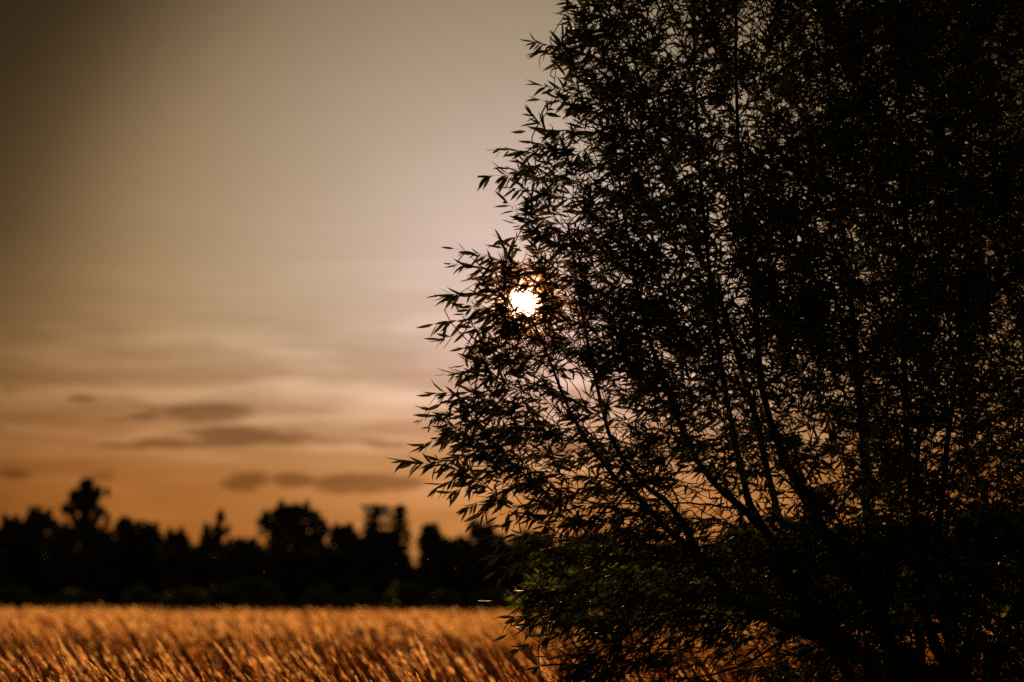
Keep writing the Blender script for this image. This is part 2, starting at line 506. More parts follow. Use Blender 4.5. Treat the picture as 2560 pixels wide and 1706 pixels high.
LEAF_T4 = np.array([(0, 2, 1), (1, 2, 4), (1, 4, 3), (3, 4, 5)])
def leaf_verts4(b, d, s, L, Wd, curl):
    v = leaf_verts(b, d, s, L, Wd, curl)
    return v[:, [0, 1, 3, 4, 6, 7]]

DOWN = np.array([0, 0, -1.0])

class Willow:
    """collects stems, branches, twigs and leaves of one many-stemmed willow"""
    def __init__(self):
        self.stems = []           # (pts, radii)
        self.cap = 400000; self.cnt = 0; self.old = 0; self.kd = None
        self._n = np.zeros((self.cap, 3)); self._s = np.zeros(self.cap, int); self._r = np.zeros(self.cap)
        self.branches = []        # (pts, radii, stem id, length)
        self.twigs = []           # (pts, radii)
        self.L = []               # leaf arrays
    def add_nodes(self, pts, rad, sid):
        k = self.cnt; self.cnt += len(pts)
        self._n[k:self.cnt] = pts; self._r[k:self.cnt] = rad; self._s[k:self.cnt] = sid
    @property
    def nodes(self):
        return self._n[:self.cnt]
    def near(self, p):
        """indices of wood close to p: a tree of the settled nodes plus the newest ones"""
        if self.kd is None or self.cnt - self.old > 3000:
            self.kd = KDTree(self.cnt); self.old = self.cnt
            for i in range(self.cnt):
                self.kd.insert(self._n[i], i)
            self.kd.balance()
        a = [i for (_, i, _) in self.kd.find_n(p, 60)]
        return np.concatenate([np.array(a, int), np.arange(self.old, self.cnt)])
    def stem(self, pts, r0, r1, n=22, wob=.012):
        p = smooth_line(pts, n)
        k = np.arange(n)
        p[1:-1] += np.array([[noise.noise((i * .45, len(self.stems) * 3.1, c * 9.0)) for c in range(3)] for i in range(n - 2)]) * wob
        rad = r0 + (r1 - r0) * (k / (n - 1)) ** .58
        rad = rad * (1 + .08 * np.sin(k * 2.1 + len(self.stems)))
        self.stems.append((p, rad))
        d = smooth_line([tuple(q) for q in p], n * 3)
        self.add_nodes(d, np.interp(np.linspace(0, 1, n * 3), k / (n - 1), rad), len(self.stems) - 1)
    def twig(self, tip, direction, length, leaves, sag=.25, leaf_len=.07, edge=False, top_only=.12):
        tip = np.asarray(tip, float); d = unit(np.asarray(direction, float))
        m = 7
        t = np.linspace(0, 1, m)
        # arching shoot whose tip is at `tip`
        bow = unit(np.cross(d, rng.normal(0, 1, 3))) * length * rng.normal(0, .05)
        p = tip - d * length * (1 - t)[:, None] + DOWN * (length * sag) * ((t ** 2) - 1)[:, None] * .6 + bow * np.sin(np.pi * t)[:, None]
        base = p[0]; d0 = unit(p[1] - p[0])
        # join it to the nearest wood
        near = self.near(base)
        v = base - self._n[near]
        dist = np.linalg.norm(v, axis=1)
        al = (v @ d0) / (dist + 1e-6)
        up = v[:, 2] / (dist + 1e-6)
        cost = dist * (1 + .9 * np.clip(.55 - al, 0, 2) + .5 * np.clip(-up, 0, 1)) + .004 / (self._r[near] + .002)* .02
        j = int(np.argmin(cost)); i = int(near[j])
        a = self._n[i].copy(); sid = int(self._s[i]); gap = dist[j]
        r_base = .0016 + .0022 * min(1, length)
        if gap > .03:
            k = max(4, int(gap / .09) + 3)
            tt = np.linspace(0, 1, k)[:, None]
            m0 = unit(unit(v[j]) * .9 + np.array([0, 0, .3])) * min(gap, .5); m1 = d0 * min(gap * .9, .35)
            h00 = 2 * tt ** 3 - 3 * tt ** 2 + 1; h10 = tt ** 3 - 2 * tt ** 2 + tt
            h01 = -2 * tt ** 3 + 3 * tt ** 2; h11 = tt ** 3 - tt ** 2
            c = h00 * a + h10 * m0 + h01 * base + h11 * m1
            c[1:-1] += rng.normal(0, .006, (k - 2, 3)) * min(1, gap * 2)
            r0 = min(self._r[i] * .8, r_base + .0052 * gap)
            rad = np.linspace(max(r0, r_base), r_base, k)
            self.branches.append((c, rad, sid, gap))
            dn = smooth_line([tuple(q) for q in c], max(k, int(gap / .03)))
            self.add_nodes(dn[1:], np.interp(np.linspace(0, 1, len(dn)), np.linspace(0, 1, k), rad)[1:], sid)
        trad = np.linspace(r_base, .0006, m)
        self.twigs.append((p, trad))
        self.add_nodes(p[1:4], trad[1:4], sid)
        # leaves
        n = leaves
        f = np.sort(top_only + (1 - top_only) * rng.random(n) ** .85)
        f[-1] = 1.0
        pos = np.stack([np.interp(f, t, p[:, c]) for c in range(3)], -1)
        tg = unit(np.stack([np.interp(f, t, np.gradient(p[:, c])) for c in range(3)], -1))
        ph = np.arange(n) * 2.4 + rng.random() * 6 + rng.normal(0, .5, n)
        u = unit(np.cross(tg, np.array([.13, .31, .92]))); w = np.cross(tg, u)
        rd = np.cos(ph)[:, None] * u + np.sin(ph)[:, None] * w
        sp = np.radians(rng.normal(38, 13, n))[:, None]
        ld = np.cos(sp) * tg + np.sin(sp) * rd + DOWN * (.30 + .38 * rng.random(n))[:, None]
        ld[-1] = tg[-1] + DOWN * .1
        ld = unit(ld)
        sd = unit(np.cross(ld, unit(rd + rng.normal(0, .55, (n, 3)))))
        ln = leaf_len * (.55 + .7 * rng.random(n)) * np.where(f > .9, .8, 1.0) * np.where(f < .25, .8, 1.0)
        wd = ln * (.150 + .05 * rng.random(n))
        cu = rng.normal(.10, .13, n)
        self.L.append((pos, ld, sd, ln, wd, cu, np.clip(rng.random(n), 0, 1), np.full(n, edge)))
    def leaf_arrays(self):
        return [np.concatenate([q[k] for q in self.L]) for k in range(8)]

# crown outline of the big willow at its own distance (photograph pixels)
OUT = [(-400, 1520), (-200, 1440), (0, 1415), (60, 1390), (110, 1375), (215, 1372), (330, 1340), (380, 1275), (440, 1262), (520, 1285),
       (610, 1262), (640, 1190), (740, 1130), (820, 1115), (880, 1160), (950, 1130), (1000, 1105), (1060, 1075),
       (1150, 1062), (1190, 1105), (1240, 1165), (1285, 1210), (1340, 1236), (1400, 1232), (1470, 1240), (1555, 1278),
       (1600, 1315), (1650, 1355), (1720, 1350), (1800, 1400), (1900, 1500)]
OY = np.array([o[0] for o in OUT]); OX = np.array([o[1] for o in OUT])
def left_edge(py):
    return float(np.interp(py, OY, OX))

HOLES = [(1312, 750, 40, 36, .85), (1745, 1235, 66, 60, .95), (1690, 1270, 40, 30, .6), (1885, 60, 55, 60, .8), (1860, 250, 45, 70, .55), (1765, 1655, 70, 45, .85), (1640, 1570, 50, 22, .5),
         (1316, 752, 34, 34, .8), (2325, 1590, 55, 60, .92), (1935, 1205, 40, 40, .7), (2080, 1190, 45, 45, .6), (1500, 1265, 110, 35, .55), (1850, 1575, 50, 22, .5),
         (1395, 1600, 40, 25, .4), (1560, 1600, 60, 20, .4), (2505, 1230, 60, 50, .4), (2350, 1120, 60, 60, .4), (1440, 1190, 60, 40, .4),
         (2510, 850, 40, 90, .35)]
def hole(px, py):
    for (hx, hy, a_, b_, s_) in HOLES:
        if ((px - hx) / a_) ** 2 + ((py - hy) / b_) ** 2 < 1 and random.random() < s_:
            return True
    return False

wil = Willow()
TD = FOCUS
base_c = at(2290, 1515, TD); base_c.z = float(gz(base_c.x, base_c.y))
def stem_px(pl, root, dz, r0, r1):
    """pl: list of pixels from low to high; dz: depth offset from tree centre at root and at tip"""
    n = len(pl)
    pts = [Vector((base_c.x + root[0], base_c.y + root[1], base_c.z - .05))]
    for k, (px, py) in enumerate(pl):
        pts.append(at(px, py, TD + dz[0] + (dz[1] - dz[0]) * (k + 1) / n))
    wil.stem(pts, r0, r1)
stem_px([(2110, 1660), (1960, 1562), (1830, 1481), (1765, 1407), (1668, 1323), (1613, 1261), (1542, 1200), (1440, 1060), (1385, 930), (1330, 800)], (-.13, -.05), (-.1, -.35), .036, .004)
stem_px([(2120, 1665), (1975, 1575), (1850, 1498), (1749, 1394), (1717, 1329), (1684, 1278), (1652, 1242), (1600, 1200), (1530, 1105), (1490, 960), (1450, 760), (1420, 560)], (-.1, .1), (.05, .3), .034, .006)
stem_px([(2190, 1690), (2060, 1600), (1974, 1467), (1931, 1363), (1897, 1313), (1858, 1270), (1800, 1224), (1740, 1150), (1660, 960), (1600, 760), (1560, 540), (1530, 300)], (-.06, .02), (0, -.2), .045, .0045)
stem_px([(2200, 1690), (2080, 1600), (1985, 1467), (1940, 1370), (1881, 1274), (1862, 1197), (1835, 1100), (1800, 920), (1770, 640), (1740, 310), (1732, 0), (1740, -260)], (-.02, .12), (.1, .45), .042, .0045)
stem_px([(2237, 1706), (2187, 1525), (2055, 1324), (2032, 1262), (2001, 1216), (1966, 1162), (1943, 1100), (1900, 960), (1880, 700), (1850, 420), (1840, 100), (1850, -220)], (-.05, -.12), (-.15, -.7), .050, .005)
stem_px([(2245, 1706), (2200, 1525), (2179, 1350), (2170, 1262), (2167, 1197), (2160, 1100), (2140, 900), (2110, 600), (2080, 300), (2060, 0), (2050, -350)], (.02, .05), (.05, .2), .052, .005)
stem_px([(2380, 1706), (2349, 1641), (2318, 1545), (2299, 1448), (2291, 1316), (2279, 1216), (2268, 1100), (2255, 900), (2270, 620), (2250, 300), (2260, 0), (2250, -320)], (.10, -.06), (-.05, -.5), .040, .005)
stem_px([(2395, 1706), (2380, 1641), (2360, 1545), (2341, 1448), (2345, 1332), (2357, 1216), (2368, 1100), (2400, 850), (2420, 600), (2430, 200), (2440, -200)], (.13, .06), (.1, .4), .040, .005)
stem_px([(2415, 1690), (2430, 1560), (2480, 1380), (2453, 1227), (2418, 1131), (2400, 1000), (2370, 800), (2340, 500), (2330, 150)], (.17, .16), (.3, .9), .030, .006)
stem_px([(2470, 1690), (2560, 1480), (2620, 1200), (2640, 900), (2660, 500), (2680, 100)], (.2, -.08), (-.1, -.2), .042, .005)
stem_px([(2480, 1690), (2600, 1540), (2740, 1330), (2830, 1050), (2880, 700)], (.22, .05), (.1, .5), .036, .0045)
stem_px([(2300, 1600), (2290, 1330), (2300, 1050), (2350, 700), (2360, 300)], (.05, .2), (.3, 1.3), .034, .0045)
stem_px([(2180, 1690), (2060, 1540), (1950, 1300), (1880, 1000), (1800, 760), (1700, 520), (1620, 260), (1560, 60)], (-.03, .2), (.3, .9), .034, .006)

def fan(px, py):
    """the way shoots point in this part of the crown (x right, z up)"""
    vx, vz = px - 2300.0, 2150.0 - py
    l = math.hypot(vx, vz)
    return vx / l, vz / l

# bare thin boughs that show against the sky and the field
def bough(pix, ddep, r0, r1):
    pts = [at(px, py, TD + ddep) for (px, py) in pix]
    p = smooth_line(pts, 14)
    i = int(np.argmin(np.linalg.norm(wil.nodes - p[0], axis=1)))
    sid = int(wil._s[i]); p = np.vstack([wil.nodes[i][None], p])
    p[2:-1] += rng.normal(0, .004, (len(p) - 3, 3))
    rad = np.linspace(r0, r1, len(p))
    wil.branches.append((p, rad, sid, 9.0)); wil.add_nodes(p[3:], rad[3:], sid)
bough([(1870, 1275), (1781, 1263), (1720, 1259), (1640, 1261), (1523, 1261), (1394, 1252)], .1, .006, .002)
bough([(1880, 1535), (1840, 1545), (1750, 1549), (1668, 1549), (1588, 1562), (1490, 1588), (1400, 1620)], -.2, .008, .002)
bough([(1900, 1540), (1840, 1538), (1770, 1533), (1705, 1534), (1600, 1520), (1480, 1520)], .1, .007, .002)
bough([(2000, 1575), (1900, 1640), (1800, 1680), (1700, 1700), (1560, 1690)], -.3, .008, .002)
bough([(1700, 1640), (1760, 1560), (1810, 1500), (1850, 1460)], .15, .003, .0015)
bough([(2055, 1330), (2010, 1260), (1960, 1200), (1900, 1185), (1840, 1180)], -.3, .010, .003)
bough([(2190, 1400), (2120, 1330), (2060, 1260), (2010, 1200), (1960, 1140)], .35, .010, .004)
bough([(1668, 1323), (1600, 1290), (1500, 1262), (1420, 1240), (1330, 1180)], -.4, .006, .002)
bough([(1760, 1405), (1640, 1400), (1500, 1390), (1380, 1380), (1290, 1375)], -.2, .006, .002)
bough([(1830, 1480), (1700, 1470), (1560, 1440), (1400, 1460), (1300, 1450)], .2, .006, .002)

# long shoots that stand out along the outline, tip pixel and direction (right, up)
EDGE = [(1412, 2, -1, .75), (1336, 104, -1, .30), (1338, 132, -1, .12), (1345, 213, -1, .62), (1352, 250, -1, .3), (1330, 283, -.5, 1.0), (1316, 328, -1, .25),
        (1242, 374, -1, .45), (1216, 440, -1, .25), (1262, 420, -1, .35), (1268, 505, -.75, .8), (1292, 560, -.8, .6), (1275, 470, -1, .3),
        (1250, 598, -.3, .9), (1136, 622, -1, .50), (1130, 660, -1, .4), (1200, 640, -1, .5), (1092, 740, -1, .28), (1086, 810, -1, .12), (1095, 850, -1, -.05), (1180, 700, -1, .4),
        (1160, 870, -1, .2), (1118, 935, -1, .3), (1150, 915, -1, .25), (1086, 985, -1, .18), (1105, 1010, -1, .0), (1052, 1050, -1, .12), (1075, 1068, -1, .0), (1062, 1020, -1, .55),
        (1010, 1150, -1, .22), (1030, 1130, -1, .1), (1085, 1165, -1, .1), (1088, 1222, -1, -.20), (1120, 1235, -1, -.3), (1165, 1270, -1, -.35), (1190, 1300, -1, -.3),
        (1215, 1395, -1, .05), (1225, 1345, -1, .15), (1240, 1430, -1, -.05), (1222, 1500, -1, .1), (1250, 1545, -1, .15), (1270, 1585, -1, -.2), (1290, 1625, -1, -.35),
        (1340, 1668, -1, .3), (1345, 1712, -1, .1), (1370, 1640, -1, .2), (1500, -30, -.8, .9), (1450, 40, -1, .5), (1430, 100, -1, .35)]

cand = []
for (px, py, dx, dz_) in EDGE:
    cand.append((px, py, TD + random.uniform(-.15, .15), Vector((dx, random.uniform(-.2, .2), dz_)), True))
tries = 0
while len(cand) < 5000 and tries < 200000:
    tries += 1
    px = random.uniform(1030, 2860); py = random.uniform(-330, 1760)
    inset = px - left_edge(py)
    if inset < 18:
        continue
    if inset < 130 and random.random() < .25:
        continue
    rr = min(1.0, inset / 800.0)
    half = 1.25 * math.sqrt(max(0, 1 - (1 - rr) ** 2)) + .08
    if py > 1250:
        half *= .75
    dd = random.uniform(-1, 1) * half
    w3 = at(px, py, TD + dd)
    nv = noise.noise((w3.x * 2.1, w3.y * 1.3, w3.z * 2.1)) + .6 * noise.noise((w3.x * 5, w3.y * 3, w3.z * 5 + 9))
    if nv < -.30 and random.random() < .75:
        continue
    if hole(px, py):
        continue
    keep = float(np.interp(px, [1500, 1700, 2000], [.54, .56, .84]))
    if py > 820: keep *= float(np.interp(px, [1700, 2100], [.85, .66]))
    if py > 1130: keep = float(np.interp(px, [1700, 2000], [.40, .62]))
    if py > 1330: keep = float(np.interp(px, [1700, 2000], [.52, .70]))
    if 1540 < py and px < 2150: keep = .50
    if 850 < py < 1340 and 1450 < px < 2150: keep *= .78
    if py > 1560 and 1300 < px < 2100: keep *= .8
    if random.random() > keep:
        continue
    fx, fz = fan(px, py)
    low = np.clip((py - 900) / 500.0, 0, 1)
    side = Vector((fx * (1 + .4 * low), dd * .55 + random.gauss(0, .28), fz * (.85 - .8 * low) + .08))
    side = side.normalized() + Vector((random.gauss(0, .38), random.gauss(0, .2), random.gauss(0, .30)))
    cand.append((px, py, TD + dd, side, inset < 90))
# grow from the inside out so outer shoots hang on inner ones
core_pt = at(2250, 1500, TD)
cand.sort(key=lambda c: (at(c[0], c[1], c[2]) - core_pt).length)
for (px, py, dist, di, edge) in cand:
    ln = random.uniform(.30, .55) if not edge else random.uniform(.34, .56)
    tip = at(px, py, dist)
    wil.twig(tip, di.normalized(), ln, random.randint(18, 30) if not edge else random.randint(20, 30), sag=random.uniform(.1, .4),
             leaf_len=.077 if not edge else .092, edge=edge, top_only=.12)

root = thing('willow_tree', base_c, 'big dark many stemmed willow standing in the dry grass with the sun shining through it', 'tree')
inv = np.array(tuple(base_c))
stem_objs = []
for (p, rad) in wil.stems:
    v, t = tube(p - inv, rad, 10)
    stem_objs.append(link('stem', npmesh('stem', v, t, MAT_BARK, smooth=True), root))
order = sorted(range(len(wil.branches)), key=lambda i: -wil.branches[i][3])
own = set(order[:150])
acc = Acc()
for i, (p, rad, sid, gap) in enumerate(wil.branches):
    v, t = tube(p - inv, rad, 6 if i in own else 5)
    if i in own:
        link('branch', npmesh('branch', v, t, MAT_BARK, smooth=True), stem_objs[sid])
    else:
        acc.add(v, t)
for (p, rad) in wil.twigs:
    acc.add(*tube(p - inv, rad, 3))
v, t = acc.get()
link('twigs', npmesh('twigs', v, t, MAT_TWIG, smooth=True), root, kind='stuff')
pos, ld, sd, ln, wd, cu, tone, edge = wil.leaf_arrays()
# the leaves that stand clear of the crown's outline are parts of their own
dep = pos[:, 1]
cth, sth = math.cos(PITCH), math.sin(PITCH)
rel = pos - np.array([0, 0, CAM_Z])
zc = rel[:, 1] * cth + rel[:, 2] * sth
lpx = 1280 + FPX * rel[:, 0] / zc
lpy = 853 - FPX * (-rel[:, 1] * sth + rel[:, 2] * cth) / zc
ins = lpx - np.interp(lpy, OY, OX)
score = np.where(edge.astype(bool) & (lpy > 0) & (lpy < 1700), ins, 1e6)
pick = np.argsort(score)[:300]
mask = np.ones(len(pos), bool)
# gap cut into the foliage, in line with the sun, so its disc shows
gap = ((lpx - 1314) ** 2 + (lpy - 756) ** 2 < 40 ** 2) & (rng.random(len(pos)) < .80)
mask[gap] = False
for (hx, hy, a_, b_, s_) in HOLES[1:]:
    inside = ((lpx - hx) / a_) ** 2 + ((lpy - hy) / b_) ** 2 < 1
    mask[inside & (rng.random(len(pos)) < s_ * .75)] = False; mask[pick] = False
V = leaf_verts4(pos[mask] - inv, ld[mask], sd[mask], ln[mask], wd[mask], cu[mask])
nl = len(V)
T = (LEAF_T4[None] + (np.arange(nl) * 6)[:, None, None]).reshape(-1, 3)
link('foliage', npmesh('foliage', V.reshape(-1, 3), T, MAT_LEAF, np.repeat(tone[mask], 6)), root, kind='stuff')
shapes = []
for k in range(8):
    one = np.ones(1)
    lv = leaf_verts(np.zeros((1, 3)), np.array([[0, 1.0, 0]]), np.array([[1.0, 0, 0]]), one, one * (.165 + .007 * k), one * (-.10 + .05 * k))
    shapes.append(npmesh('leaf', lv[0], LEAF_T, MAT_LEAF, np.full(8, .1 + .1 * k)))
for q, i in enumerate(pick):
    o = link('leaf', shapes[q % 8], root)
    n_ = np.cross(sd[i], ld[i])
    m4 = Matrix.Identity(4)
    for r in range(3):
        m4[r][0] = sd[i][r] * ln[i]; m4[r][1] = ld[i][r] * ln[i]; m4[r][2] = n_[r] * ln[i]; m4[r][3] = pos[i][r] - inv[r]
    o.matrix_local = m4


# ------------------------------------------------------------------ smaller willow shrubs a few metres behind
def back_shrub(x0, x1, top, dist, n, label, foot):
    w = Willow()
    cx = (x0 + x1) / 2
    b = at(foot, 1515, dist); b.z = float(gz(b.x, b.y))
    for k in range(6):
        px = x0 + (x1 - x0) * (k + .5) / 6
        e = at(px, top + random.uniform(20, 70) + abs(px - cx) * .12, dist + random.uniform(-.6, .6))
        mid = b.lerp(e, .5) + Vector((0, 0, .15))
        w.stem([b + Vector((random.uniform(-.2, .2), random.uniform(-.2, .2), -.05)), mid, e], .016, .004, 14)
    c = []
    while len(c) < n:
        px = random.uniform(x0, x1); py = random.uniform(top, 1535)
        k = (px - cx) / ((x1 - x0) / 2)
        if py < top + (1 - math.sqrt(max(0, 1 - k * k))) * 170 + 30 * noise.noise((px * .012, top, 3)):
            continue
        c.append((px, py, dist + random.uniform(-.9, .9)))
    c.sort(key=lambda q: (at(*q) - b).length)
    for (px, py, dd) in c:
        kx = (px - cx) / (x1 - x0)
        di = Vector((kx * 1.6 + random.gauss(0, .35), random.gauss(0, .35), .55 + random.gauss(0, .3)))
        w.twig(at(px, py, dd), di.normalized(), random.uniform(.25, .5), random.randint(20, 30), sag=random.uniform(.1, .35), leaf_len=.075)
    r = thing('willow_shrub', b, label, 'shrub', 'willow shrubs behind the big willow')
    iv = np.array(tuple(b))
    for (p, rad) in w.stems:
        v, t = tube(p - iv, rad, 7)
        link('stem', npmesh('stem', v, t, MAT_BARK, smooth=True), r)
    ac = Acc()
    for (p, rad, sid, gap) in w.branches:
        ac.add(*tube(p - iv, rad, 4))
    for (p, rad) in w.twigs:
        ac.add(*tube(p - iv, rad, 3))
    v, t = ac.get()
    link('twigs', npmesh('twigs', v, t, MAT_TWIG, smooth=True), r, kind='stuff')
    ps, l_, s_, n_, w_, c_, to, _ = w.leaf_arrays()
    V = leaf_verts(ps - iv, l_, s_, n_, w_, c_)
    T = (LEAF_T[None] + (np.arange(len(V)) * 8)[:, None, None]).reshape(-1, 3)
    link('foliage', npmesh('foliage', V.reshape(-1, 3), T, MAT_LEAF_BACK, np.repeat(to, 8)), r, kind='stuff')

back_shrub(1270, 1740, 1345, 14.6, 150, 'low green willow shrub behind the left edge of the big willow', 1640)
back_shrub(1700, 2230, 1318, 15.6, 190, 'sunlit green willow shrub behind the middle stems of the big willow', 2080)
back_shrub(2200, 2800, 1262, 16.4, 230, 'tallest willow shrub behind the right side of the big willow', 2560)

# ------------------------------------------------------------------ the far wood
def clump_mesh(centers, radii, per, size, squash=1.0):
    """leaf clumps: small faces scattered round each centre, returns verts, tris, tone"""
    c = np.repeat(np.asarray(centers, float), per, axis=0)
    r = np.repeat(np.asarray(radii, float), per)
    n = len(c)
    off = unit(rng.normal(0, 1, (n, 3))) * (rng.random(n) ** .45)[:, None] * r[:, None]
    off[:, 2] *= squash
    p = c + off
    a = unit(rng.normal(0, 1, (n, 3))); b = unit(np.cross(a, rng.normal(0, 1, (n, 3))))
    s = size * (.6 + .8 * rng.random(n))[:, None]
    v = np.stack([p - a * s * .6 - b * s * .35, p + a * s * .6 - b * s * .2, p + b * s * .65], 1).reshape(-1, 3)
    t = np.arange(n * 3).reshape(-1, 3)
    tone = np.repeat(np.clip(np.repeat(rng.random(len(centers)), per) * .6 + rng.random(n) * .4, 0, 1), 3)
    return v, t, tone

FAR = 188.0
MPP = FAR / FPX
def far_tree(name, kind, px, top, half, low, label, dist=FAR, group='trees of the far wood', n=None):
    """px: centre pixel, top: top pixel, half: half width in px, low: lowest crown pixel"""
    k = dist / FPX
    b = at(px, 1515, dist); b.z = float(gz(b.x, b.y))
    zt = at(px, top, dist).z - b.z; zl = at(px, low, dist).z - b.z; hw = half * k
    r = thing(name, b, label, 'tree', group)
    C, R = [], []
    H = zt - zl
    seedv = px * .37
    def ok_add(x, y, z, rr):
        C.append((x, y, z)); R.append(rr)
    if kind == 'broad':
        zt0, zt = zt, zt - min(.5, .1 * H); H0, H = H, zt - zl
        n = n or int(np.clip(48 * hw * H / 3.0, 100, 620))
        for _ in range(n):
            u = random.random()
            z = zl + H * u
            pr = .80 + .2 * u / .3 if u < .3 else math.sqrt(max(.03, 1 - ((u - .3) / .7) ** 2.3))
            a = random.random() * 6.283; q = random.random() ** .5
            wr = hw * pr * (1 + .30 * noise.noise((z * .9, seedv, math.cos(a) * 1.5)))
            rr = random.uniform(.26, .44)
            ok_add(math.cos(a) * q * max(.1, wr - rr * .6), math.sin(a) * q * max(.1, wr - rr * .6), min(z, zt - rr * .8), rr)
        zt, H = zt0, H0
        for k_ in range(5):                                   # upright leaders break the outline
            a = (-.62, -.3, .02, .33, .66)[k_] + random.uniform(-.1, .1)
            zz = zl + .25 * H + .75 * H * (1 - abs(a) ** 2.3) ** .5 - random.uniform(0, .28) * (0 if k_ in (1, 3) else 1.6)
            for m_ in range(5):
                ok_add(a * hw + random.gauss(0, .07), random.uniform(-.2, .2) * hw, min(zz, zt) - .15 - m_ * .24, .17 + .07 * m_)
    elif kind == 'spire':
        for i in range(n or 130):
            u = random.random() ** .9
            z = zl + H * u
            wr = hw * (1 - u) ** .85 * (.75 + .35 * abs(math.sin(u * 17)))
            a = random.random() * 6.283; q = random.random() ** .5
            rr = max(.16, .42 * (1.1 - u))
            ok_add(math.cos(a) * q * wr, math.sin(a) * q * wr, z - q * wr * .25, rr)
        ok_add(0, 0, zt - .25, .16); ok_add(0.02, 0, zt - .6, .22)
    elif kind == 'airy':
        for i in range(n or 84):
            u = random.random() ** .85
            z = zl + H * (.06 + .94 * u)
            wr = hw * math.sqrt(max(.03, 1 - (abs(u - .25) / .78) ** 2)) * .92
            a = random.random() * 6.283; q = random.uniform(.15, 1.0)
            x, y = math.cos(a) * q * wr, math.sin(a) * q * wr
            for m_ in range(4):                               # a spray hanging from the limb
                ok_add(x + random.gauss(0, .05), y, min(z - m_ * .20, zt - .15), random.uniform(.12, .21))
        for i in range(8):
            ok_add(random.gauss(0, .14) * hw, 0, zt - .2 - i * .22, .12 + .02 * i)
        for (dx, u) in ((.95, .70), (1.0, .24), (.95, .14), (-.95, .36), (-.85, .44), (-1.0, .40)):
            for m_ in range(3):
                ok_add(dx * hw, 0, zl + H * u + m_ * .2, .20)
    elif kind == 'pine':
        lay = n or 11
        for i in range(lay):
            u = (i + .5) / lay
            wr = hw * (1.10 - .80 * u) * random.uniform(.75, 1.15)
            for m_ in range(14):
                a = random.random() * 6.283; q = random.random() ** .6
                ok_add(math.cos(a) * q * wr, math.sin(a) * q * wr, zl + H * u + random.gauss(0, .12), random.uniform(.28, .46) * (1.1 - .5 * u))
        ok_add(0, 0, zt - .25, .2); ok_add(0, 0, zt - .6, .28)
    # trunk and limbs that carry the clumps
    trk = [(0, 0, -.1), (random.uniform(-.1, .1), 0, zt * .3), (random.uniform(-.15, .15), random.uniform(-.1, .1), zt * .65), (0, 0, zt * .94)]
    tp = smooth_line(trk, 12)
    v, t = tube(tp, np.linspace(max(.09, zt * .02), .03, 12), 7)
    tr = link('trunk', npmesh('trunk', v, t, MAT_TRUNK, smooth=True), r)
    la = Acc()
    for (c, rr) in list(zip(C, R))[::2]:
        i = int(np.clip(np.interp(max(.15, c[2] - .35 * math.hypot(c[0], c[1]) - .3), tp[:, 2], np.arange(12)), 1, 10))
        m = (tp[i] + np.array(c)) / 2 + np.array([0, 0, .12])
        la.add(*tube(smooth_line([tp[i], m, c], 4), np.array([.05, .04, .028, .015]), 4))
    v, t = la.get()
    link('limbs', npmesh('limbs', v, t, MAT_TRUNK, smooth=True), r, kind='stuff')
    R = np.array(R)
    per = {'broad': 58, 'spire': 70, 'airy': 46, 'pine': 60}[kind]
    v, t, c = clump_mesh(C, R * 1.12, per, .20 if kind != 'airy' else .15, .85 if kind != 'pine' else .5)
    link('crown', npmesh('crown', v, t, MAT_FAR, c), r, kind='stuff')
    return r

